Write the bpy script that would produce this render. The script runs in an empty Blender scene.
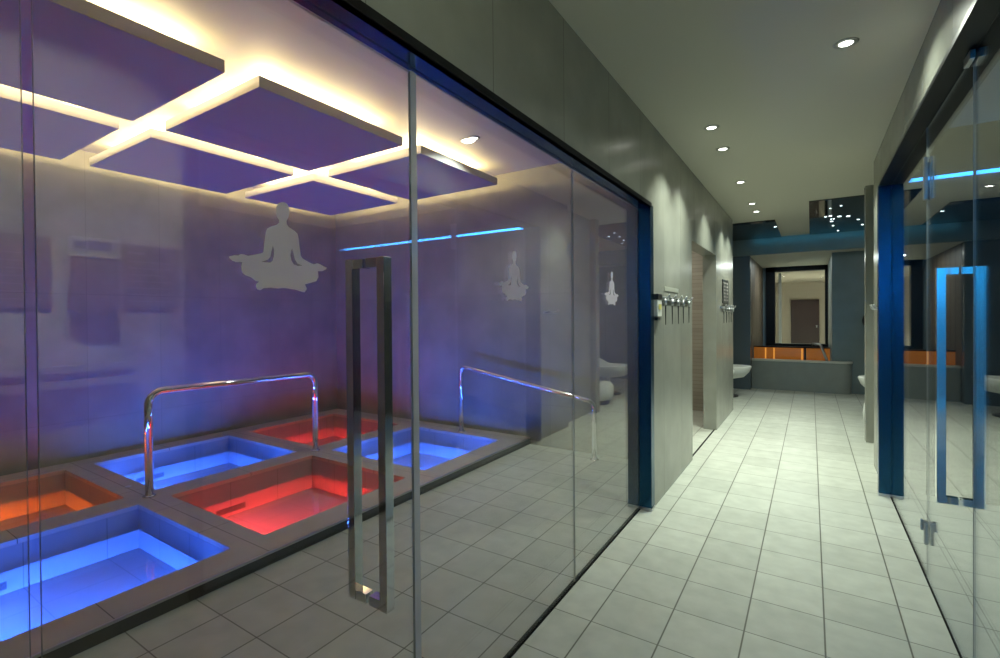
import bpy, bmesh, math, random
from mathutils import Vector, Matrix
random.seed(4)
SC = bpy.context.scene
COL = SC.collection
PI = math.pi

# ------------------------------------------------------------------ materials
def newmat(name):
    m = bpy.data.materials.new(name); m.use_nodes = True
    nt = m.node_tree
    for n in list(nt.nodes): nt.nodes.remove(n)
    out = nt.nodes.new('ShaderNodeOutputMaterial')
    return m, nt, out

def pbr(name, col, rough=0.5, metal=0.0, spec=0.5, emis=None, estr=0.0, noise=0.0, nscale=6.0, bump=0.0, coat=0.0):
    m, nt, out = newmat(name)
    b = nt.nodes.new('ShaderNodeBsdfPrincipled')
    b.inputs['Base Color'].default_value = (*col, 1)
    b.inputs['Roughness'].default_value = rough
    b.inputs['Metallic'].default_value = metal
    b.inputs['Specular IOR Level'].default_value = spec
    b.inputs['Coat Weight'].default_value = coat
    b.inputs['Coat Roughness'].default_value = 0.05
    if emis:
        b.inputs['Emission Color'].default_value = (*emis, 1)
        b.inputs['Emission Strength'].default_value = estr
    if noise > 0 or bump > 0:
        geo = nt.nodes.new('ShaderNodeNewGeometry')
        nz = nt.nodes.new('ShaderNodeTexNoise'); nz.inputs['Scale'].default_value = nscale
        nz.inputs['Detail'].default_value = 5
        nt.links.new(geo.outputs['Position'], nz.inputs['Vector'])
        if noise > 0:
            mr = nt.nodes.new('ShaderNodeMapRange')
            mr.inputs['From Min'].default_value = 0.3; mr.inputs['From Max'].default_value = 0.7
            mr.inputs['To Min'].default_value = 1 - noise; mr.inputs['To Max'].default_value = 1 + noise
            nt.links.new(nz.outputs['Fac'], mr.inputs['Value'])
            mx = nt.nodes.new('ShaderNodeMix'); mx.data_type = 'RGBA'; mx.blend_type = 'MULTIPLY'
            mx.inputs['Factor'].default_value = 1
            mx.inputs['A'].default_value = (*col, 1)
            nt.links.new(mr.outputs['Result'], mx.inputs['B'])
            nt.links.new(mx.outputs['Result'], b.inputs['Base Color'])
        if bump > 0:
            bp = nt.nodes.new('ShaderNodeBump'); bp.inputs['Strength'].default_value = bump
            bp.inputs['Distance'].default_value = 0.01
            nt.links.new(nz.outputs['Fac'], bp.inputs['Height'])
            nt.links.new(bp.outputs['Normal'], b.inputs['Normal'])
    nt.links.new(b.outputs['BSDF'], out.inputs['Surface'])
    return m

def tiled(name, col, grout, axes, origin, pitch, gw, rough=0.4, spec=0.5, cellvar=0.06, noise=0.06, nscale=5.0, gstr=(1, 1, 1), bump=0.0):
    """World-space joints: axes = string of 'xyz'; one origin/pitch/joint width per axis."""
    m, nt, out = newmat(name)
    N = nt.nodes.new; L = nt.links.new
    geo = N('ShaderNodeNewGeometry'); sep = N('ShaderNodeSeparateXYZ')
    L(geo.outputs['Position'], sep.inputs['Vector'])
    cells = []; mask = None
    for a, o, p, g, s in zip(axes, origin, pitch, gw, gstr):
        d = N('ShaderNodeMath'); d.operation = 'SUBTRACT'; L(sep.outputs[a.upper()], d.inputs[0]); d.inputs[1].default_value = o
        q = N('ShaderNodeMath'); q.operation = 'DIVIDE'; L(d.outputs[0], q.inputs[0]); q.inputs[1].default_value = p
        fl = N('ShaderNodeMath'); fl.operation = 'FLOOR'; L(q.outputs[0], fl.inputs[0]); cells.append(fl)
        pp = N('ShaderNodeMath'); pp.operation = 'PINGPONG'; L(d.outputs[0], pp.inputs[0]); pp.inputs[1].default_value = p / 2
        c = N('ShaderNodeMapRange'); L(pp.outputs[0], c.inputs['Value'])
        c.inputs['From Min'].default_value = g * 0.35; c.inputs['From Max'].default_value = g * 0.75
        c.inputs['To Min'].default_value = s; c.inputs['To Max'].default_value = 0
        if mask is None: mask = c.outputs['Result']
        else:
            mx = N('ShaderNodeMath'); mx.operation = 'MAXIMUM'; L(mask, mx.inputs[0]); L(c.outputs['Result'], mx.inputs[1]); mask = mx.outputs[0]
    cv = N('ShaderNodeCombineXYZ')
    for i, c in enumerate(cells): L(c.outputs[0], cv.inputs[i])
    wn = N('ShaderNodeTexWhiteNoise'); wn.noise_dimensions = '3D'; L(cv.outputs[0], wn.inputs['Vector'])
    nz = N('ShaderNodeTexNoise'); nz.inputs['Scale'].default_value = nscale; nz.inputs['Detail'].default_value = 6
    L(geo.outputs['Position'], nz.inputs['Vector'])
    a1 = N('ShaderNodeMapRange'); L(wn.outputs['Value'], a1.inputs['Value']); a1.inputs['To Min'].default_value = 1 - cellvar; a1.inputs['To Max'].default_value = 1 + cellvar
    a2 = N('ShaderNodeMapRange'); L(nz.outputs['Fac'], a2.inputs['Value']); a2.inputs['From Min'].default_value = .3; a2.inputs['From Max'].default_value = .7
    a2.inputs['To Min'].default_value = 1 - noise; a2.inputs['To Max'].default_value = 1 + noise
    mu = N('ShaderNodeMath'); mu.operation = 'MULTIPLY'; L(a1.outputs['Result'], mu.inputs[0]); L(a2.outputs['Result'], mu.inputs[1])
    cm = N('ShaderNodeMix'); cm.data_type = 'RGBA'; cm.blend_type = 'MULTIPLY'; cm.inputs['Factor'].default_value = 1
    cm.inputs['A'].default_value = (*col, 1); L(mu.outputs[0], cm.inputs['B'])
    fin = N('ShaderNodeMix'); fin.data_type = 'RGBA'; L(mask, fin.inputs['Factor']); L(cm.outputs['Result'], fin.inputs['A']); fin.inputs['B'].default_value = (*grout, 1)
    b = N('ShaderNodeBsdfPrincipled'); L(fin.outputs['Result'], b.inputs['Base Color'])
    b.inputs['Specular IOR Level'].default_value = spec
    rr = N('ShaderNodeMapRange'); L(nz.outputs['Fac'], rr.inputs['Value']); rr.inputs['To Min'].default_value = rough; rr.inputs['To Max'].default_value = rough
    L(rr.outputs['Result'], b.inputs['Roughness'])
    if bump:
        bp = N('ShaderNodeBump'); bp.inputs['Strength'].default_value = bump; bp.inputs['Distance'].default_value = .004
        inv = N('ShaderNodeMath'); inv.operation = 'SUBTRACT'; inv.inputs[0].default_value = 1; L(mask, inv.inputs[1])
        L(inv.outputs[0], bp.inputs['Height']); L(bp.outputs['Normal'], b.inputs['Normal'])
    L(b.outputs['BSDF'], out.inputs['Surface'])
    return m

def clear(name, ior, tint, bump=0.0, gloss_rough=0.0):
    """Clear sheet (each face passes light straight through and mirrors by Fresnel)."""
    m, nt, out = newmat(name)
    N = nt.nodes.new; L = nt.links.new
    geo = N('ShaderNodeNewGeometry')
    io = N('ShaderNodeMix'); io.data_type = 'FLOAT'
    L(geo.outputs['Backfacing'], io.inputs['Factor']); io.inputs['A'].default_value = ior; io.inputs['B'].default_value = 1 / ior
    fr = N('ShaderNodeFresnel'); L(io.outputs['Result'], fr.inputs['IOR'])
    t = N('ShaderNodeBsdfTransparent'); t.inputs['Color'].default_value = (*tint, 1)
    g = N('ShaderNodeBsdfGlossy'); g.inputs['Roughness'].default_value = gloss_rough; g.inputs['Color'].default_value = (1, 1, 1, 1)
    if bump:
        nz = N('ShaderNodeTexNoise'); nz.inputs['Scale'].default_value = 4; nz.inputs['Detail'].default_value = 2
        L(geo.outputs['Position'], nz.inputs['Vector'])
        bp = N('ShaderNodeBump'); bp.inputs['Strength'].default_value = bump; bp.inputs['Distance'].default_value = .01
        L(nz.outputs['Fac'], bp.inputs['Height']); L(bp.outputs['Normal'], g.inputs['Normal'])
    mx = N('ShaderNodeMixShader'); L(fr.outputs[0], mx.inputs[0]); L(t.outputs[0], mx.inputs[1]); L(g.outputs[0], mx.inputs[2])
    L(mx.outputs[0], out.inputs['Surface'])
    return m

def frosted(name):
    m, nt, out = newmat(name)
    N = nt.nodes.new; L = nt.links.new
    d = N('ShaderNodeBsdfDiffuse'); d.inputs['Color'].default_value = (.95, .95, .94, 1)
    tl = N('ShaderNodeBsdfTranslucent'); tl.inputs['Color'].default_value = (.95, .95, .94, 1)
    t = N('ShaderNodeBsdfTransparent')
    a = N('ShaderNodeMixShader'); a.inputs[0].default_value = .48; L(d.outputs[0], a.inputs[1]); L(tl.outputs[0], a.inputs[2])
    b = N('ShaderNodeMixShader'); b.inputs[0].default_value = .93; L(t.outputs[0], b.inputs[1]); L(a.outputs[0], b.inputs[2])
    L(b.outputs[0], out.inputs['Surface'])
    return m

def emit(name, col, s):
    m, nt, out = newmat(name)
    e = nt.nodes.new('ShaderNodeEmission'); e.inputs['Color'].default_value = (*col, 1); e.inputs['Strength'].default_value = s
    nt.links.new(e.outputs[0], out.inputs['Surface'])
    return m

TX, TXO, TY, TYO = .301, -.855, .2968, 1.781
M = {}
M['floor'] = tiled('floor_tile', (.425, .445, .395), (.10, .10, .08), 'xy', (TXO, TYO), (TX, TY), (.006, .005), rough=.38, cellvar=.07, noise=.09, nscale=9, gstr=(1, .85))
M['wall'] = tiled('wall_stone_panel', (.26, .265, .23), (.12, .12, .10), 'y', (2.065,), (.598,), (.003,), rough=.27, spec=.6, cellvar=.05, noise=.10, nscale=3.5)
M['poolwall'] = tiled('pool_wall_panel', (.285, .275, .225), (.215, .20, .17), 'xyz', (-2.97, 1.11, 1.65), (.62, .62, 1.2), (.003, .003, .003), rough=.5, spec=.3, cellvar=.04, noise=.12, nscale=3.0)
M['ceil'] = pbr('ceiling_paint', (.57, .55, .47), .7, spec=.3)
M['poolceil'] = pbr('pool_ceiling_paint', (.62, .60, .56), .6)
M['frame'] = pbr('navy_anodised_frame', (.016, .072, .14), .24, metal=.9)
M['dark'] = pbr('dark_frame', (.006, .008, .010), .4, spec=.15)
M['channel'] = pbr('black_channel', (.010, .010, .010), .7, spec=.08)
M['chrome'] = pbr('polished_chrome', (.78, .78, .78), .06, metal=1)
M['steel'] = pbr('brushed_steel', (.55, .56, .57), .28, metal=1)
M['glass'] = clear('clear_glass', 1.52, (.965, .975, .97))
M['edge'] = pbr('glass_edge', (.42, .45, .43), .2, spec=.8)
M['frost'] = frosted('frosted_film')
M['deck'] = tiled('deck_tile', (.42, .37, .32), (.05, .045, .04), 'xy', (-2.6, 1.585), (.61, .73), (.004, .004), rough=.42, cellvar=.05, noise=.07)
M['basin'] = tiled('basin_tile', (.27, .265, .265), (.14, .135, .13), 'xyz', (-2.9, 1.3, -.6), (.42, .42, 1.3), (.004, .004, .0), rough=.4, cellvar=.02, noise=.04)
M['water'] = clear('water', 1.33, (.97, .985, .99), bump=.03)
M['panel'] = pbr('white_ceiling_panel', (.60, .58, .57), .45)
M['grille'] = pbr('dark_grille', (.03, .03, .03), .5)
M['lens'] = emit('lamp_lens', (1, .98, .88), 14)
M['ring'] = pbr('lamp_ring', (.45, .45, .42), .3, metal=.7)
M['led'] = emit('led_strip_light', (.03, .33, 1), 5)
M['gloss'] = pbr('dark_gloss_ceiling', (.012, .014, .014), .05, spec=.7)
M['star'] = emit('star_light', (.8, .95, 1), 6)
M['slate'] = pbr('slate_wall', (.14, .19, .20), .35, spec=.6, noise=.06)
M['bluewall'] = pbr('blue_grey_wall', (.09, .12, .14), .25, spec=.7)
M['slats'] = tiled('brown_slats', (.14, .105, .075), (.04, .03, .02), 'y', (10.3,), (.35,), (.06,), rough=.5)
M['beige'] = tiled('beige_mosaic', (.34, .315, .26), (.25, .23, .19), 'z', (0,), (.055,), (.006,), rough=.5, cellvar=.1)
M['bench'] = pbr('bench_stone', (.25, .28, .26), .35, noise=.05)
M['pale'] = pbr('pale_stone_cap', (.55, .56, .5), .35)
M['amber'] = pbr('amber_backlit_glass', (.35, .13, .015), .25, emis=(1, .30, .02), estr=.13)
M['ambertube'] = emit('amber_tube', (1, .42, .07), .7)
M['brown'] = pbr('brown_door', (.04, .018, .015), .4)
M['room'] = pbr('room_plaster', (.44, .39, .33), .7)
M['white'] = pbr('white_shell', (.72, .74, .70), .3)
M['black'] = pbr('black_plastic', (.012, .012, .012), .4)
M['whiteplastic'] = pbr('white_plastic', (.65, .67, .62), .4)
M['notice'] = pbr('dark_notice_board', (.045, .03, .032), .5)
M['text'] = pbr('pale_print', (.35, .33, .32), .6)
M['darkroom'] = pbr('dark_room_wall', (.02, .024, .026), .45)
M['bluewash'] = pbr('white_wash_wall', (.7, .7, .7), .6)

# ------------------------------------------------------------------ helpers
def link(name, me, mats, parent=None):
    o = bpy.data.objects.new(name, me); COL.objects.link(o)
    for m in (mats if isinstance(mats, (list, tuple)) else [mats]): me.materials.append(m)
    if parent is not None: o.parent = parent
    return o

class MB:
    def __init__(s): s.bm = bmesh.new()
    def box(s, x0, x1, y0, y1, z0, z1, bevel=0.0, mat=0):
        b = bmesh.new()
        bmesh.ops.create_cube(b, size=1)
        bmesh.ops.scale(b, vec=(abs(x1 - x0), abs(y1 - y0), abs(z1 - z0)), verts=b.verts)
        bmesh.ops.translate(b, vec=((x0 + x1) / 2, (y0 + y1) / 2, (z0 + z1) / 2), verts=b.verts)
        if bevel: bmesh.ops.bevel(b, geom=b.edges[:], offset=bevel, segments=2, affect='EDGES', profile=.7)
        for f in b.faces: f.material_index = mat
        s.merge(b); return s
    def merge(s, b):
        me = bpy.data.meshes.new('tmp'); b.to_mesh(me); b.free(); s.bm.from_mesh(me); bpy.data.meshes.remove(me)
    def tube(s, pts, r, seg=14, cap=True):
        """swept round tube through points (already rounded)"""
        rings = []
        pts = [Vector(p) for p in pts]
        ref = None
        for i, p in enumerate(pts):
            d = (pts[min(i + 1, len(pts) - 1)] - pts[max(i - 1, 0)]).normalized()
            if ref is None:
                ref = d.orthogonal().normalized()
            ref = (ref - d * ref.dot(d)).normalized()
            w = d.cross(ref)
            rr = r[i] if isinstance(r, (list, tuple)) else r
            rings.append([s.bm.verts.new(p + (ref * math.cos(2 * PI * k / seg) + w * math.sin(2 * PI * k / seg)) * rr) for k in range(seg)])
        for a, b in zip(rings, rings[1:]):
            for k in range(seg):
                f = s.bm.faces.new((a[k], a[(k + 1) % seg], b[(k + 1) % seg], b[k])); f.smooth = True
        if cap:
            s.bm.faces.new(rings[0][::-1]); s.bm.faces.new(rings[-1])
        return s
    def lathe(s, prof, c=(0, 0, 0), sx=1, sy=1, seg=32, smooth=True):
        rings = []
        for r, z in prof:
            if r < 1e-6: rings.append([s.bm.verts.new((c[0], c[1], c[2] + z))])
            else: rings.append([s.bm.verts.new((c[0] + r * sx * math.cos(2 * PI * k / seg), c[1] + r * sy * math.sin(2 * PI * k / seg), c[2] + z)) for k in range(seg)])
        for a, b in zip(rings, rings[1:]):
            for k in range(seg):
                k2 = (k + 1) % seg
                if len(a) == 1 and len(b) == 1: continue
                if len(a) == 1: f = s.bm.faces.new((a[0], b[k], b[k2]))
                elif len(b) == 1: f = s.bm.faces.new((a[k], b[0], a[k2]))
                else: f = s.bm.faces.new((a[k], b[k], b[k2], a[k2]))
                f.smooth = smooth
        return s
    def build(s, name, mats, parent=None):
        bmesh.ops.recalc_face_normals(s.bm, faces=s.bm.faces)
        me = bpy.data.meshes.new(name); s.bm.to_mesh(me); s.bm.free()
        return link(name, me, mats, parent)

def struct(o):
    o['kind'] = 'structure'; return o
def sbox(name, mat, *boxes):
    m = MB()
    for b in boxes: m.box(*b)
    return struct(m.build(name, mat))
def tag(o, label, cat, group=None):
    o['label'] = label; o['category'] = cat
    if group: o['group'] = group
    return o
def thing(name, label, cat, loc=(0, 0, 0), group=None, rz=0):
    o = bpy.data.objects.new(name, None); COL.objects.link(o); o.location = loc; o.rotation_euler = (0, 0, rz)
    o.empty_display_size = .1
    return tag(o, label, cat, group)
def dup(root, loc, label, rz=None):
    r = root.copy(); COL.objects.link(r); r.location = loc; r['label'] = label
    if rz is not None: r.rotation_euler = (0, 0, rz)
    for ch in list(root.children):
        c = ch.copy(); COL.objects.link(c); c.parent = r
        for g in list(ch.children):
            d = g.copy(); COL.objects.link(d); d.parent = c
    return r
def area(name, loc, size, power, col, direction=(0, 0, -1), sy=None, shape=None, spread=PI, parent=None, xaxis=None):
    l = bpy.data.lights.new(name, 'AREA'); l.energy = power; l.color = col; l.size = size; l.spread = spread
    if shape: l.shape = shape
    if sy: l.shape = 'RECTANGLE'; l.size_y = sy
    o = bpy.data.objects.new(name, l); COL.objects.link(o)
    d = Vector(direction).normalized()
    if xaxis:
        x = Vector(xaxis).normalized(); z = -d; y = z.cross(x).normalized()
        mt = Matrix((x, y, z)).transposed().to_4x4()
    else:
        mt = d.to_track_quat('-Z', 'Y').to_matrix().to_4x4()
    mt.translation = Vector(loc)
    if parent is not None:
        o.parent = parent
        mt = Matrix.Translation(-Vector(parent.location)) @ mt
    o.matrix_basis = mt
    return o
def rounded(pts, rad, n=6):
    """round the inner corners of a polyline"""
    pts = [Vector(p) for p in pts]; out = [pts[0]]
    for a, b, c in zip(pts, pts[1:], pts[2:]):
        u = (a - b).normalized(); v = (c - b).normalized()
        ang = u.angle(v); t = rad / math.tan(ang / 2)
        p0 = b + u * t; p1 = b + v * t
        ctr = b + (u + v).normalized() * (rad / math.sin(ang / 2))
        q0 = (p0 - ctr); q1 = (p1 - ctr)
        tot = q0.angle(q1)
        for i in range(n + 1):
            f = i / n
            q = (q0 * math.sin((1 - f) * tot) + q1 * math.sin(f * tot)) / math.sin(tot)
            out.append(ctr + q)
    out.append(pts[-1]); return out

# ------------------------------------------------------------------ setting
GL, GR = -1.053, .516           # planes of the two glazed fronts
WL, WR = -.968, .487             # corridor faces of the side walls
H = 2.80                        # corridor ceiling
PX0, PY1, PH = -5.83, 4.62, 3.02

sbox('floor', M['floor'],
     (-2.72, 4.2, -5.2, 4.62, -.06, 0), (-3.2, 4.2, 4.62, 10.6, -.06, 0), (-3.2, 4.2, 10.6, 18.2, -.06, 0))
# corridor ceiling and the ceilings of the side recesses (one paint surface)
sbox('ceiling', M['ceil'], (-1.10, 4.2, -5.2, 4.77, H, H + .1), (-3.2, 4.2, 4.77, 10.12, H, H + .1))
sbox('ceiling_pool', M['poolceil'], (PX0 - .1, -1.10, -1.2, 4.77, PH, PH + .1))
# left corridor wall: over the glazing, between glazing and doorway, pillar
sbox('wall_left', M['wall'],
     (-1.12, WL, -5.2, -.9, 0, PH), (-1.064, WL, -.9, 3.50, 2.20, PH), (-1.12, WL, 3.50, 4.93, 0, PH),
     (-1.12, WL, 4.93, 6.35, 2.13, H), (-1.12, WL, 6.35, 7.85, 0, H))
sbox('wall_pool_side', M['poolwall'], (PX0 - .15, PX0, -1.2, 4.77, -.3, PH))
sbox('wall_pool_end', M['poolwall'], (PX0, -1.12, PY1, 4.77, -.3, PH))
sbox('wall_pool_back', M['poolwall'], (PX0, -1.12, -1.2, -1.05, -.3, PH))
sbox('wall_doorway_back', M['beige'], (-3.2, -1.12, 7.5, 7.6, 0, H))
sbox('wall_doorway_side', M['beige'], (-3.3, -3.2, 4.77, 7.6, 0, H))
# right corridor wall: before the glazing, over it, after it, niche, pier
sbox('wall_right', M['wall'],
     (WR + .003, .62, -5.2, 1.18, 0, H), (WR, .62, 1.18, 4.72, 2.395, H), (WR, .62, 4.72, 5.6, 0, H),
     (.585, .70, 5.6, 6.58, 0, H), (.502, .70, 6.58, 6.72, 0, H))
sbox('wall_room_end', M['darkroom'], (.62, 4.2, 4.9, 5.0, 0, H))
sbox('wall_room_side', M['darkroom'], (4.2, 4.3, -5.2, 10.6, 0, H))
sbox('wall_room_back', M['bluewash'], (.62, 4.2, -1.3, -1.2, 0, H))
sbox('wall_corridor_back', M['bluewash'], (-1.2, .7, -5.3, -5.2, 0, H))
# far end
sbox('wall_far_left', M['bluewall'], (-3.2, -.955, 10.1, 10.25, 0, 2.5))
sbox('wall_alcove_left', M['slats'], (-1.06, -.957, 10.25, 13.0, 0, 2.5))
sbox('wall_alcove_right', M['slate'], (.317, .45, 10.5, 13.0, 0, 2.5))
sbox('wall_far_right', M['slate'], (.317, 4.2, 10.45, 10.55, 0, 2.5))
sbox('wall_recess_left', M['bluewall'], (-3.3, -3.2, 7.6, 10.25, 0, H))
sbox('beam', M['slate'], (-3.2, 4.2, 10.0, 10.098, 2.5, H))
sbox('ceiling_alcove', M['ceil'], (-3.2, 4.2, 10.098, 13.1, 2.5, 2.6))
sbox('wall_alcove_end', M['slate'], (-1.1, -.89, 13, 13.1, 0, 2.5), (.395, .5, 13, 13.1, 0, 2.5), (-.89, .395, 13, 13.1, 0, .66), (-.89, .395, 13, 13.1, 2.47, 2.5))
# room seen through the far window
sbox('wall_far_room', M['room'], (-3.2, 4.2, 18, 18.1, 0, 2.6), (-1.25, -1.15, 13.1, 18, 0, 2.6), (1.6, 1.7, 13.1, 18, 0, 2.6))
sbox('ceiling_far_room', M['room'], (-3.2, 4.2, 13.1, 18.1, 2.40, 2.5))

# frames round the glazing
sbox('trim_10', M['channel'], (-.985, -.958, -.95, 3.50, 2.187, 2.215))
sbox('trim_11', M['wall'], (-1.134, -1.053, 3.48, 3.56, .02, 2.187))
sbox('trim_1', M['frame'], (-1.0525, -.963, 3.48, 3.56, .02, 2.187), (-1.064, -.963, -.95, 3.56, 2.187, 2.20), (-1.134, -.963, -.95, -.90, .02, 2.187))
sbox('trim_2', M['frame'], (.438, .594, 4.705, 4.78, .02, 2.405), (.438, .594, 1.15, 1.2, .02, 2.385))
sbox('trim_3', M['dark'], (.438, .594, 1.15, 4.705, 2.385, 2.405))
sbox('trim_4', M['steel'], (-1.134, -.96, 3.475, 3.565, 0, .02), (.436, .596, 4.70, 4.785, 0, .02))
# floor channels under the glass and the doorway threshold
sbox('trim_5', M['channel'], (-1.068, -1.042, -.9, 3.48, 0, .004))
sbox('trim_6', M['channel'], (.508, .524, 1.2, 4.705, 0, .004))
sbox('trim_7', M['channel'], (-1.003, -.988, 4.93, 6.35, 0, .004))
sbox('trim_8', M['dark'], (-.89, -.706, 12.94, 13.14, .66, 2.5), (.265, .395, 12.94, 13.14, .66, 2.5),
     (-.89, .395, 12.94, 13.14, 2.395, 2.5), (-.706, .265, 12.94, 13.14, .66, .725))

# glass leaves and fixed panes
def pane(name, x, y0, y1, z0, z1, t=.008):
    m = MB().box(x - t / 2, x + t / 2, y0, y1, z0, z1)
    for f in m.bm.faces:
        if abs(f.normal.x) < .5: f.material_index = 1
    m.bm.normal_update()
    for f in m.bm.faces: f.material_index = 0 if abs(f.normal.x) > .5 else 1
    return struct(m.build(name, [M['glass'], M['edge']]))
pane('window_1', GL, -.9, .234, .004, 2.18)
door1 = pane('door_1', GL, .248, 1.118, .010, 2.175)
pane('window_2', GL, 1.145, 2.336, .004, 2.18)
pane('window_3', GL, 2.341, 3.48, .004, 2.18)
pane('window_4', GR, 1.2, 2.478, .004, 2.385, .006)
door2 = pane('door_2', GR, 2.49, 3.352, .010, 2.375, .006)
pane('window_5', GR, 3.358, 4.705, .004, 2.385, .006)

# square pull handles through the glass: two bars joined top and bottom
def pull(parent, gx, y, z0, z1, off, t=.029):
    m = MB()
    for s in (-1, 1):
        c = gx + s * off
        m.box(c - t / 2, c + t / 2, y - t / 2, y + t / 2, z0, z1, .0015)
        for z in (z0, z1 - t):
            lo, hi = sorted((gx + s * .0065, c - s * t / 2))
            m.box(lo, hi, y - t / 2 + .001, y + t / 2 - .001, z + .001, z + t - .001)
    return m.build('pull_handle', M['chrome'], parent)
pull(door1, GL, .943, .598, 1.576, .064)
pull(door2, GR, 2.695, .615, 1.597, .060, .030)
MB().box(GL - .005, GL + .005, 1.1185, 1.1445, .012, 2.18).build('edge_seal', pbr('grey_seal', (.58, .58, .66), .2, spec=.7), door1)
# patch fitting, lock and floor bolt of the right-hand door
m = MB()
for s in (-1, 1): m.box(GR + s * .0065, GR + s * .022, 2.44, 2.53, 2.345, 2.378, .002)
m.build('patch_fitting', M['steel'], door2)
m = MB()
for s in (-1, 1): m.box(GR + s * .0065, GR + s * .02, 3.305, 3.345, 2.00, 2.22, .003)
m.build('top_bolt', M['steel'], door2)
m = MB()
for s in (-1, 1):
    m.box(GR + s * .0065, GR + s * .022, 3.30, 3.345, .20, .315, .004)
    m.box(GR + s * .022, GR + s * .034, 3.312, 3.332, .27, .325, .002)
m.build('floor_bolt', M['steel'], door2)

# ------------------------------------------------------------------ pools
XR = [(-4.07, -2.83), (-5.58, -4.31)]
YC = [(.235, 1.485), (1.69, 2.92), (3.145, 4.35)]
ZD, ZW, ZF = .075, -.10, -.235

def deck():
    x = [PX0, -5.58, -4.31, -4.07, -2.83, -2.60]
    y = [-1.05, .235, 1.485, 1.69, 2.92, 3.145, 4.35, PY1]
    bm = bmesh.new()
    hole = lambda i, j: i in (1, 3) and j in (1, 3, 5)
    V = {}
    def v(a, b, z):
        k = (a, b, z)
        if k not in V: V[k] = bm.verts.new((x[a], y[b], z))
        return V[k]
    for i in range(len(x) - 1):
        for j in range(len(y) - 1):
            if hole(i, j): continue
            bm.faces.new((v(i, j, ZD), v(i + 1, j, ZD), v(i + 1, j + 1, ZD), v(i, j + 1, ZD)))
            for (a, b), (c, d), (di, dj) in (((i, j), (i + 1, j), (0, -1)), ((i + 1, j), (i + 1, j + 1), (1, 0)), ((i + 1, j + 1), (i, j + 1), (0, 1)), ((i, j + 1), (i, j), (-1, 0))):
                ii, jj = i + di, j + dj
                out = not (0 <= ii < len(x) - 1 and 0 <= jj < len(y) - 1)
                if out or hole(ii, jj):
                    z0 = 0.0 if out else ZD - .03
                    bm.faces.new((v(a, b, ZD), v(a, b, z0), v(c, d, z0), v(c, d, ZD)))
    me = bpy.data.meshes.new('pool_deck'); bmesh.ops.recalc_face_normals(bm, faces=bm.faces); bm.to_mesh(me); bm.free()
    return link('pool_deck', me, M['deck'])
dk = deck(); tag(dk, 'raised brown-grey tiled deck surrounding the six lit plunge pools', 'deck')
MB().box(-2.606, -2.594, -1.05, PY1, ZD - .012, ZD + .001).build('edge_strip', M['steel'], dk)
MB().box(-2.66, -2.61, -1.05, PY1, .0, .058).build('plinth', M['channel'], dk)

COLS = {'b': (.03, .125, 1.0), 'r': (1.0, .028, .022), 'o': (1.0, .13, .006)}
def pool(i, j, key, label, power):
    (x0, x1), (y0, y1) = XR[i], YC[j]
    cx, cy = (x0 + x1) / 2, (y0 + y1) / 2
    t = thing('plunge_pool', label, 'pool', (cx, cy, ZF), 'plunge pools in the deck')
    hx, hy = (x1 - x0) / 2, (y1 - y0) / 2
    # basin: five inner faces with their own thickness
    w = .03; d = ZD - .031 - ZF
    m = MB()
    m.box(-hx - w, hx + w, -hy - w, hy + w, -.03, 0)
    m.box(-hx - w, -hx, -hy - w, hy + w, 0, d); m.box(hx, hx + w, -hy - w, hy + w, 0, d)
    m.box(-hx, hx, -hy - w, -hy, 0, d); m.box(-hx, hx, hy, hy + w, 0, d)
    m.build('basin', M['basin'], t)
    MB().box(-hx + .001, hx - .001, -hy + .001, hy - .001, ZW - ZF - .004, ZW - ZF).build('water', M['water'], t)
    g = MB()
    g.box(-hx, -hx + .006, -hy + .33, -hy + .57, .03, .075)
    for k in range(8): g.box(-hx + .006, -hx + .010, -hy + .345 + k * .028, -hy + .357 + k * .028, .033, .072)
    g.build('skimmer_grille', M['grille'], t)
    # underwater lamps along the near wall and the side wall
    lm = MB(); lm.box(hx - .012, hx, -hy + .05, hy - .05, .085, .118); lm.box(-hx + .05, hx - .05, -hy, -hy + .012, .085, .118)
    lm.build('lamp_strip', M['whiteplastic'], t)
    c = COLS[key]
    for pw, tilt, spr in ((power, -.47, 1.15), (power * (UPF if key == 'b' else .045), -.2, PI)):
        area('pool_lamp', (x1 - .016, cy, ZF + .10), hy * 1.8, pw, c, (-1, 0, tilt), sy=.03, parent=t, xaxis=(0, 1, 0), spread=spr)
        area('pool_lamp', (cx, y0 + .016, ZF + .10), hx * 1.8, pw * 1.15, c, (0, 1, tilt), sy=.03, parent=t, xaxis=(1, 0, 0), spread=spr)
    return t
PWB, PWR, UPF = 70, 38, .42
pool(0, 0, 'b', 'blue lit plunge pool in front of the orange pool, cut off by the picture edge', PWB)
pool(0, 1, 'r', 'red lit plunge pool in front of the long handrail, between two blue pools', PWR)
pool(0, 2, 'b', 'blue lit plunge pool beside the sloping handrail at the end wall', PWB)
pool(1, 0, 'o', 'orange lit plunge pool against the long wall', PWR)
pool(1, 1, 'b', 'blue lit plunge pool behind the long handrail, against the long wall', PWB)
pool(1, 2, 'r', 'red lit plunge pool in the far corner of the deck', PWR)

# small deck spot
o = MB().lathe([(0, 0), (.022, 0), (.022, .003), (.012, .005), (0, .005)], (-4.57, 1.60, ZD)).build('deck_stud', M['steel'])
tag(o, 'small round metal stud set in the deck beside the orange pool', 'stud')

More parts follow.
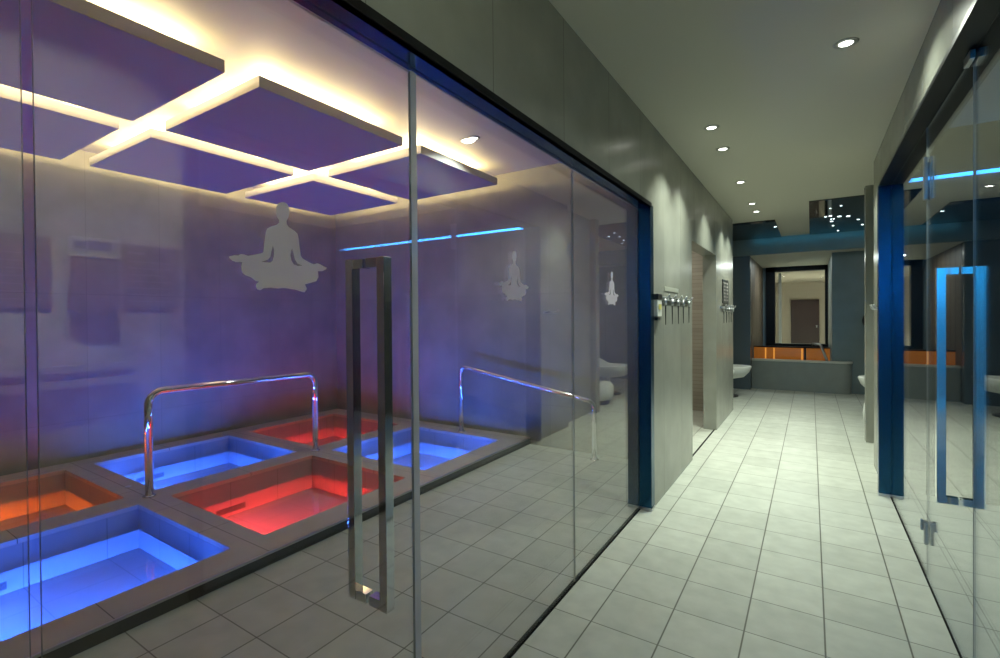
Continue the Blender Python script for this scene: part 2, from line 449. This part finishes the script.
# handrails
def rail(name, pts, label, rad=.10, r=.027):
    t = thing(name, label, 'handrail', (pts[0][0], pts[0][1], pts[0][2] + .001))
    P = [Vector(p) - Vector(pts[0]) for p in pts]
    MB().tube(rounded(P, rad, 7), r, 18).build('tube', M['chrome'], t)
    for p in (P[0], P[-1]):
        MB().lathe([(0, 0), (.045, 0), (.045, .006), (.03, .012), (.022, .014)], p).build('foot_flange', M['chrome'], t)
    return t
rail('handrail', [(-4.19, 1.60, ZD), (-4.19, 1.60, .862), (-4.19, 3.05, .845), (-4.19, 3.05, ZD)], 'long chrome handrail standing between the red pool and the blue pool behind it')
rail('handrail', [(-3.41, 4.44, ZD), (-3.41, 4.44, .835), (-1.78, 4.44, .565), (-1.78, 4.44, 0)], 'sloping chrome handrail running down from the deck by the end wall', .07)

# ceiling panels with hidden strip lights
def cpanel(i, j, label):
    (x0, x1), (y0, y1) = XR[i], YC[j]
    cx, cy = (x0 + x1) / 2, (y0 + y1) / 2; hx, hy = (x1 - x0) / 2, (y1 - y0) / 2
    t = thing('ceiling_panel', label, 'ceiling panel', (cx, cy, 2.823), 'floating ceiling panels')
    MB().box(-hx, hx, -hy, hy, 0, .072, .002).build('slab', M['panel'], t)
    MB().box(-hx + .25, hx - .25, -hy + .25, hy - .25, .072, PH - 2.823).build('mount', M['panel'], t)
    for dx, dy in ((1, 0), (-1, 0), (0, 1), (0, -1)):       # strip lamps on the mount, washing outward along the ceiling
        ex, ey = (hx - .24) * dx, (hy - .24) * dy
        area('panel_lamp', (cx + ex, cy + ey, 2.823 + .125), 1.0 if dx else .9, CPW, (1, .78, .41), (dx, dy, .30), sy=.05, parent=t, xaxis=(-dy, dx, 0))
CPW = 6.8
cpanel(0, 0, 'big square ceiling panel over the front blue pool, reaching the picture edge')
cpanel(0, 1, 'square ceiling panel over the red pool in the front row')
cpanel(0, 2, 'square ceiling panel closest to the pool room downlight and the end wall')
cpanel(1, 0, 'square ceiling panel over the orange pool')
cpanel(1, 1, 'square ceiling panel along the long wall, over the blue pool behind the handrail')
cpanel(1, 2, 'square ceiling panel in the far corner above the head of the large frosted figure')

# ------------------------------------------------------------------ frosted figures on the glass
OUT = [(-0.0043, 1.6843), (-0.0149, 1.6791), (-0.0214, 1.6693), (-0.0224, 1.6555), (-0.0187, 1.6445), (-0.0142, 1.6386), (-0.0147, 1.6334), (-0.0206, 1.6274), (-0.0364, 1.6204), (-0.0446, 1.6145), (-0.0479, 1.6053), (-0.051, 1.5839), (-0.0541, 1.5607), (-0.0573, 1.5573), (-0.073, 1.5527), (-0.0903, 1.5479), (-0.0977, 1.5501), (-0.1062, 1.5504), (-0.1114, 1.5465), (-0.1197, 1.5464), (-0.1304, 1.5432), (-0.1315, 1.5399), (-0.1234, 1.5334), (-0.1145, 1.5317), (-0.1072, 1.5331), (-0.1027, 1.5328), (-0.1051, 1.5242), (-0.1045, 1.5114), (-0.0964, 1.5047), (-0.0833, 1.5011), (-0.073, 1.4931), (-0.0652, 1.4924), (-0.0719, 1.4868), (-0.0732, 1.4807), (-0.0693, 1.4745), (-0.0623, 1.4729), (-0.0551, 1.4778), (-0.0382, 1.4801), (-0.0196, 1.4786), (-0.0047, 1.4808), (0.0127, 1.4792), (0.0283, 1.4775), (0.0442, 1.4732), (0.0511, 1.4726), (0.0573, 1.4811), (0.0546, 1.488), (0.0513, 1.4916), (0.0679, 1.4966), (0.0848, 1.5021), (0.0913, 1.513), (0.0896, 1.5277), (0.1024, 1.5282), (0.1136, 1.5338), (0.1167, 1.5383), (0.1076, 1.5406), (0.0977, 1.5449), (0.0879, 1.5474), (0.0781, 1.5436), (0.0638, 1.5478), (0.0475, 1.5545), (0.0416, 1.5608), (0.0382, 1.5829), (0.0358, 1.6049), (0.0332, 1.6139), (0.0256, 1.6197), (0.0102, 1.6266), (0.005, 1.6326), (0.0047, 1.6405), (0.0096, 1.6492), (0.0124, 1.6617), (0.0108, 1.6753), (0.0056, 1.6823)]
H1 = [(-0.0308, 1.5787), (-0.028, 1.5674), (-0.029, 1.5537), (-0.0325, 1.5418), (-0.0375, 1.5379), (-0.0496, 1.5376), (-0.0595, 1.5374), (-0.0435, 1.5435), (-0.0373, 1.551), (-0.0347, 1.5628)]
H2 = [(0.0184, 1.5766), (0.0218, 1.5649), (0.0252, 1.5511), (0.0322, 1.5417), (0.045, 1.5379), (0.0335, 1.5357), (0.0223, 1.5388), (0.0158, 1.5482), (0.0137, 1.56), (0.0156, 1.5714)]
def figure_mesh():
    cu = bpy.data.curves.new('figure', 'CURVE'); cu.dimensions = '2D'; cu.fill_mode = 'BOTH'; cu.extrude = 0
    for L in (OUT, H1, H2):
        sp = cu.splines.new('POLY'); sp.points.add(len(L) - 1); sp.use_cyclic_u = True
        for p, (a, z) in zip(sp.points, L): p.co = (a, z - 1.4726, 0, 1)
    ob = bpy.data.objects.new('tmp_figure', cu); COL.objects.link(ob)
    dg = bpy.context.evaluated_depsgraph_get(); dg.update()
    me = bpy.data.meshes.new_from_object(ob.evaluated_get(dg))
    bpy.data.objects.remove(ob)
    # curve plane (x, y) -> world (Y, Z)
    me.transform(Matrix(((0, 0, 1, 0), (1, 0, 0, 0), (0, 1, 0, 0), (0, 0, 0, 1))))
    me.name = 'frosted_figure'
    return me
fm = figure_mesh(); fm.materials.clear(); fm.materials.append(M['frost'])
for y, lab in ((.684, 'large frosted figure sitting cross-legged on the glass door beside its pull handle'),
               (1.74, 'narrow-looking frosted cross-legged figure on the fixed pane under the blue light line'),
               (2.92, 'faint small frosted cross-legged figure on the last pane before the blue jamb')):
    f = bpy.data.objects.new('frosted_figure', fm); COL.objects.link(f)
    f.location = (GL + .0066 + .0005, y, 1.4726)
    tag(f, lab, 'glass film', 'frosted figures on the glass')

# ------------------------------------------------------------------ downlights
def downlight(loc, label, power, r=.052, col=(.91, 1, .84), spread=1.75, group='recessed corridor downlights'):
    t = thing('downlight', label, 'downlight', loc, group)
    MB().lathe([(r * .60, -.002), (r * .66, -.006), (r, -.005), (r + .003, 0), (r * .60, 0)], (0, 0, 0)).build('trim_ring', M['ring'], t)
    MB().lathe([(0, -.0022), (r * .60, -.0022), (r * .60, -.001), (0, -.001)], (0, 0, 0)).build('lens', M['lens'], t)
    if power: area('lamp', (loc[0], loc[1], loc[2] - .012), .09, power, col, shape='DISK', spread=spread, parent=t)
    return t
DP = 14
downlight((0.154, 3.059, H), 'large bright downlight on its own, closest to the doors with the blue line', DP * .8, spread=2.6)
downlight((-0.618, 3.875, H), 'first of the downlight row along the wall above the blue jamb', DP)
downlight((-0.618, 4.428, H), 'second of the downlight row along the wall, close after the first', DP)
downlight((-0.618, 5.639, H), 'third downlight of the wall row, on its own above the doorway', DP)
downlight((-0.618, 6.821, H), 'fourth downlight of the wall row, first of the last close pair', DP)
downlight((-0.618, 7.375, H), 'last downlight of the wall row, just before the dark gloss ceiling', DP)
downlight((-2.551, 3.542, PH), 'lone downlight in the pool room ceiling by the end wall', 12, group=None, spread=2.4)
downlight((-.60, 14.6, 2.40), 'downlight in the room behind the far window, above the pale strip', 80, group=None)
downlight((.25, 15.6, 2.40), 'downlight in the room behind the far window, above the brown door', 80, group=None)
# further corridor lamps without fixtures, the first behind the camera
for k, (x, y, p) in enumerate([(.142, -2.6, DP), (.142, 5.3, DP * .8), (-.1, 8.6, DP * .3)]):
    area('corridor_lamp', (x, y, H - .012), .09, p, (.91, 1, .84), shape='DISK', spread=1.75)
area('notice_fill', (-.05, .5, 2.72), .9, 46, (.95, 1, .86), (.8, 0, -1), sy=.06, xaxis=(0, 1, 0), spread=1.15)  # added fill without a fixture, brightens the notice wall and frosted figures
area('recess_lamp', (1.5, 8.2, H - .02), .2, 18, (.95, 1, .92), shape='DISK')
area('recess_lamp', (-2.0, 8.9, H - .02), .2, 4, (.95, 1, .92), shape='DISK')
area('doorway_lamp', (-2.0, 6.2, H - .02), .2, 24, (1, .95, .82), shape='DISK')
area('beam_glow', (.1, 9.88, 2.76), 2.0, .55, (.05, .5, .75), (0, 1, -.8), sy=.04, xaxis=(1, 0, 0))  # added strip of teal light on the beam, no fixture built
area('alcove_lamp', (-.3, 11.6, 2.48), .3, 18, (.9, 1, .95), shape='DISK')

# blue LED line, then added lamps washing the back walls blue
led = MB().box(.62, 3.95, 4.86, 4.885, 2.425, 2.447).build('led_strip', M['led'])
tag(led, 'bright blue LED light line on the dark room wall behind the glass doors', 'light')
area('led_glow', (2.2, 4.84, 2.43), 3.2, 6, (.03, .35, 1), (0, -.7, -.7), sy=.03, xaxis=(1, 0, 0))
area('room_wash', (2.2, -.5, 2.6), 3.0, 40, (.015, .40, 1), (0, -.55, -1), sy=.08, xaxis=(1, 0, 0))  # added unseen lamp, gives the jamb and handles blue to reflect
area('blue_wash', (-.25, -4.9, 2.6), 1.3, 90, (.02, .36, 1), (0, -.5, -1), sy=.1, xaxis=(1, 0, 0))  # added unseen lamp behind the camera, blue onto the corridor's back wall

# ------------------------------------------------------------------ dark gloss ceiling panels with star lights
def gloss(name, x0, x1, y0, y1, label, stars):
    t = thing(name, label, 'ceiling panel', ((x0 + x1) / 2, (y0 + y1) / 2, H - .0125))
    cx, cy = t.location[0], t.location[1]
    MB().box(x0 - cx, x1 - cx, y0 - cy, y1 - cy, 0, .012, .001).build('sheet', M['gloss'], t)
    for (x, y, r) in stars:
        MB().lathe([(0, -.004), (r * .7, -.003), (r, 0), (0, 0)], (x - cx, y - cy, 0), seg=10).build('star_light', M['star'], t)
gloss('gloss_ceiling_panel', -1.6, -.44, 8.15, 9.98, 'dark gloss ceiling panel with a single star light, beyond the wall row of downlights', [(-.47, 8.75, .022)])
gloss('gloss_ceiling_panel', -.017, 1.0, 7.07, 9.98, 'dark gloss ceiling panel dotted with many small star lights',
      [(0.179, 8.275, .018), (0.233, 8.253, .022), (0.342, 8.362, .026), (0.445, 8.416, .026), (0.261, 8.742, .022), (0.293, 9.176, .018), (0.250, 8.525, .012), (0.282, 8.525, .012), (0.326, 7.547, .014), (0.217, 7.656, .010), (0.586, 8.796, .018),
       (0.652, 7.819, .02), (0.717, 8.253, .024), (0.782, 8.688, .02), (0.869, 8.145, .024), (0.923, 9.013, .02), (0.673, 9.339, .018), (0.825, 9.556, .02), (0.380, 9.773, .016)])

# ------------------------------------------------------------------ far end: bath surround, amber glass, window room
t = thing('bath_surround', 'low grey stone bath surround with rounded corner across the far end', 'bath', (-.17, 10.3, 0))
def bench_mesh(z0, z1, grow):
    pts = []
    x0, x1, y0, y1 = -.95 + .17, .60 + .17 + grow, .0 - grow, .14
    r = .14
    pts.append((x0, y0)); n = 8
    for k in range(n + 1):
        a = -PI / 2 + k * (PI / 2) / n
        pts.append((x1 - r + r * math.cos(a), y0 + r + r * math.sin(a)))
    pts.append((x1, y1)); pts.append((x0, y1))
    bm = bmesh.new()
    lo = [bm.verts.new((x, y, z0)) for x, y in pts]; hi = [bm.verts.new((x, y, z1)) for x, y in pts]
    bm.faces.new(lo[::-1]); bm.faces.new(hi)
    for k in range(len(pts)):
        k2 = (k + 1) % len(pts); bm.faces.new((lo[k], lo[k2], hi[k2], hi[k]))
    m = MB(); m.merge(bm); return m
bench_mesh(0, .53, 0).build('front', M['bench'], t)
bench_mesh(.531, .565, .015).build('cap', M['pale'], t)

t = thing('amber_tank', 'glowing amber glass tank behind the far bath surround', 'light box', (-.31, 10.55, 0))
for x0, x1 in ((-.62, .20), (.235, .60)):
    MB().box(x0, x1, -.04, .04, .50, .775, .003).build('glass_panel', M['amber'], t)
MB().box(.205, .23, -.05, .05, .0, .80).build('divider', M['dark'], t)
for x in (-.42, -.28, .17):
    MB().tube([(x, -.06, .5), (x, -.06, .77)], .012, 10).build('light_tube', M['ambertube'], t)
MB().box(-.62, .60, -.05, .05, .778, .80).build('top_rail', M['dark'], t)
MB().box(-.62, .60, -.05, .05, .0, .495).build('plinth', M['bench'], t)

t = thing('bath_rail', 'dark metal grab rail slanting over the amber tank', 'rail', (.12, 10.40, .568))
MB().tube(rounded([(-.10, 0, .29), (.02, -.02, .30), (.12, -.04, .0)], .05, 5), .022, 12).build('slanting_bar', M['steel'], t)
MB().tube([(-.10, 0, .275), (.125, .02, .27)], .026, 12).build('top_bar', M['dark'], t)

t = thing('brown_door', 'brown door in the pale room behind the far window', 'door', (-.16, 17.965, 0))
leaf = MB().box(-.375, .375, -.03, .03, 0, 1.855, .003).build('leaf', M['brown'], t)
MB().lathe([(0, 0), (.018, 0), (.018, .05), (.026, .07), (0, .08)], (.31, -.11, .98), seg=12).build('knob', M['steel'], leaf)
o = MB().box(-.66, -.60, 13.5, 13.56, 0, 2.40, .004).build('white_post', M['whiteplastic']); tag(o, 'slim white post just inside the far window', 'post')

# ------------------------------------------------------------------ lounge chairs in the recesses
def chair(loc, rz, label):
    t = thing('lounge_chair', label, 'chair', loc, 'white lounge chairs in the recesses', rz)
    prof = [(0, .30), (.13, .305), (.24, .34), (.30, .41), (.325, .50), (.318, .515), (.30, .50), (.27, .43), (.20, .385), (0, .37)]
    m = MB().lathe(prof, (0, 0, 0), 1.25, .95, 36)
    for v in m.bm.verts:                       # higher at the back, longer lip at the front
        if v.co.z > .36: v.co.z += max(0, -v.co.x - .05) * .55 + max(0, v.co.x) * .05
        if v.co.x > 0: v.co.x *= 1.12
    m.build('shell', M['white'], t)
    MB().lathe([(0, .02), (.06, .022), (.045, .06), (.045, .26), (.09, .305), (0, .306)], (0, 0, 0)).build('pedestal', M['white'], t)
    MB().lathe([(0, 0), (.25, 0), (.25, .012), (.07, .026), (0, .026)], (0, 0, 0)).build('foot_plate', M['black'], t)
    return t
c0 = chair((-1.30, 9.15, 0), 0, 'white shell lounge chair in the dark recess past the wall pillar, farther of two')
dup(c0, (-1.46, 8.30, 0), 'white shell lounge chair just behind the wall pillar, lower in view', 0)
t = thing('drum_stool', 'low round white stool on a dark base just behind the pier', 'stool', (.80, 7.35, 0))
MB().lathe([(0, 0), (.20, 0), (.21, .05), (.19, .07), (0, .07)], (0, 0, 0)).build('base', M['black'], t)
MB().lathe([(0, .071), (.22, .071), (.262, .11), (.272, .20), (.262, .30), (.23, .335), (0, .34)], (0, 0, 0)).build('seat', M['white'], t)
dup(c0, (1.00, 8.35, 0), 'white shell lounge chair behind the low round stool, beyond the pier', PI)

# ------------------------------------------------------------------ things on the corridor walls
def hooks(y0, y1, ys, label, z=1.535, drop=.20):
    yc = (y0 + y1) / 2
    t = thing('hook_rack', label, 'hook rack', (WL, yc, z))
    MB().box(.0, .012, y0 - yc, y1 - yc, -.012, .018, .002).build('rail', M['steel'], t)
    for y in ys:
        m = MB()
        m.tube(rounded([(.010, y - yc, .006), (.05, y - yc, .006), (.062, y - yc, .035)], .015, 4), .008, 10)
        m.tube([(.03, y - yc, .0), (.03, y - yc, -.05)], .011, 10)
        hk = m.build('hook', M['steel'], t)
        MB().tube([(.03, y - yc, -.048), (.03, y - yc, -drop)], [.006, .0025], 8).build('cord', M['dark'], hk)
hooks(3.74, 4.82, (3.80, 4.01, 4.22, 4.41, 4.64), 'chrome hook rack with hanging cords on the wall between blue jamb and doorway')
hooks(6.66, 7.72, (6.75, 6.98, 7.2, 7.42, 7.63), 'small chrome hook rack on the far pillar under the dark sign', 1.50)
t = thing('wall_sensor', 'white wall device with dark top beside the blue jamb', 'switch', (WL, 3.63, 1.40))
MB().box(0, .03, -.06, .06, 0, .12, .005).build('body', M['whiteplastic'], t)
MB().box(0, .034, -.055, .055, .125, .165, .004).build('black_top', M['black'], t)
MB().box(.031, .034, -.035, .035, .05, .09).build('label_patch', pbr('yellow_label', (.5, .45, .12), .5), t)
MB().box(0, .025, -.04, .04, -.03, -.008, .003).build('black_base', M['black'], t)
t = thing('name_plate', 'faint pale blank plate on the wall above the hook rack', 'plate', (WL, 4.1, 1.60))
MB().box(0, .004, -.22, .25, 0, .035, .001).build('plate', pbr('pale_plate', (.33, .34, .29), .35), t)
t = thing('dark_sign', 'small dark sign with pale lines on the pillar above the far hooks', 'sign', (WL, 7.07, 1.56))
MB().box(0, .012, -.26, .26, 0, .31, .002).build('board', M['black'], t)
m = MB()
for k in range(6):
    m.box(.0121, .0135, -.20, -.04, .03 + k * .045, .048 + k * .045); m.box(.0121, .0135, .03, .19, .03 + k * .045, .048 + k * .045)
m.build('print_lines', M['text'], t)
t = thing('wall_fitting', 'black oval fitting on the slate wall at the far end by the pier', 'fitting', (.80, 10.45, 1.29))
MB().lathe([(0, 0), (.10, 0), (.10, .03), (.06, .05), (0, .05)], (0, 0, 0), .5, 1).build('body', M['black'], t)
t.rotation_euler = (PI / 2, 0, 0)
t = thing('hook_rail', 'small twin chrome hooks on the narrow wall strip between pier and blue jamb', 'hook', (WR, 5.1, 1.45))
MB().box(-.006, 0, -.17, .17, -.015, .015, .002).build('rail', M['steel'], t)
for y in (-.12, .12):
    MB().tube(rounded([(0, y, 0), (-.045, y, 0), (-.055, y, .035)], .012, 4), .009, 10).build('hook', M['steel'], t)

# wall beside and behind the camera, seen mirrored in the glass
def board(name, y0, y1, label):
    x = WR + .003
    t = thing(name, label, 'notice', (x, (y0 + y1) / 2, 1.46)); h = (y1 - y0) / 2
    bd = MB().box(-.010, 0, -h, h, 0, .285, .001).build('board', M['notice'], t)
    m = MB()
    for k in range(7): m.box(-.0115, -.0101, -h * .85, h * (.75 - .3 * (k % 3 == 1)), .03 + k * .03, .0335 + k * .03)
    m.box(-.0115, -.0101, -h * .85, -h * .3, .245, .255)
    m.build('print_lines', M['text'], bd)
board('notice_board', .90, 1.125, 'dark printed notice mirrored in the glass closest to the frosted figure')
board('notice_board', .42, .655, 'dark printed notice mirrored in the glass across the door seam')
t = thing('leaflet_holder', 'dark round-bottomed holder with a pale picture label mirrored in the glass between two notices', 'holder', (WR + .003, .79, 1.43))
bm = bmesh.new()
pr = [(-.085, .02), (-.07, .24), (.07, .24), (.085, .03)] + [(.085 * math.cos(a), .03 - .03 * math.sin(a)) for a in (.5, 1.0, 1.57, 2.1, 2.6)]
lo = [bm.verts.new((0, y, z)) for y, z in pr]; hi = [bm.verts.new((-.05, y, z)) for y, z in pr]
bm.faces.new(lo); bm.faces.new(hi[::-1])
for k in range(len(pr)): bm.faces.new((lo[k], lo[(k + 1) % len(pr)], hi[(k + 1) % len(pr)], hi[k]))
m = MB(); m.merge(bm); m.build('pocket', M['notice'], t)
lb = MB().box(-.055, 0, -.08, .085, .243, .325, .002).build('pale_label', M['whiteplastic'], t)
m = MB(); m.box(-.0565, -.0551, -.03, .05, .272, .310); m.box(-.0565, -.0551, -.072, -.035, .275, .305)
m.build('picture', pbr('print_ink', (.06, .05, .12), .5), lb)
sbox('trim_9', M['wall'], (WR - .04, WR + .003, -3.5, .94, 1.19, 1.22), (WR - .05, WR + .003, -3.5, .93, 1.13, 1.16))

# ------------------------------------------------------------------ camera
F, yaw, pit, rol = 481.5375577, .573398347, 8.34257566e-03, -7.84192500e-03
f = Vector((-math.sin(yaw) * math.cos(pit), math.cos(yaw) * math.cos(pit), -math.sin(pit)))
ri = Vector((math.cos(yaw), math.sin(yaw), 0)); up = ri.cross(f)
r2 = ri * math.cos(rol) + up * math.sin(rol); u2 = up * math.cos(rol) - ri * math.sin(rol)
cam = bpy.data.cameras.new('camera'); co = bpy.data.objects.new('camera', cam); COL.objects.link(co)
mt = Matrix((r2, u2, -f)).transposed().to_4x4(); mt.translation = (0, 0, 1.41)
co.matrix_world = mt
cam.sensor_width = 36; cam.lens = 36 * F / 1000; cam.shift_y = -(329 - 320.2341) / 1000
cam.clip_start = .02; cam.clip_end = 100
SC.camera = co

# ------------------------------------------------------------------ world, view
w = bpy.data.worlds.new('world'); SC.world = w; w.use_nodes = True
w.node_tree.nodes['Background'].inputs['Color'].default_value = (.02, .025, .03, 1)
w.node_tree.nodes['Background'].inputs['Strength'].default_value = .3
vs = SC.view_settings
vs.view_transform = 'Standard'; vs.look = 'None'; vs.gamma = 1; vs.exposure = 0.0; vs.use_curve_mapping = False
cy = SC.cycles
cy.use_denoising = True; cy.max_bounces = 10; cy.diffuse_bounces = 5; cy.glossy_bounces = 5; cy.transparent_max_bounces = 24
cy.caustics_reflective = False; cy.caustics_refractive = False; cy.sample_clamp_indirect = 4.0; cy.blur_glossy = .5
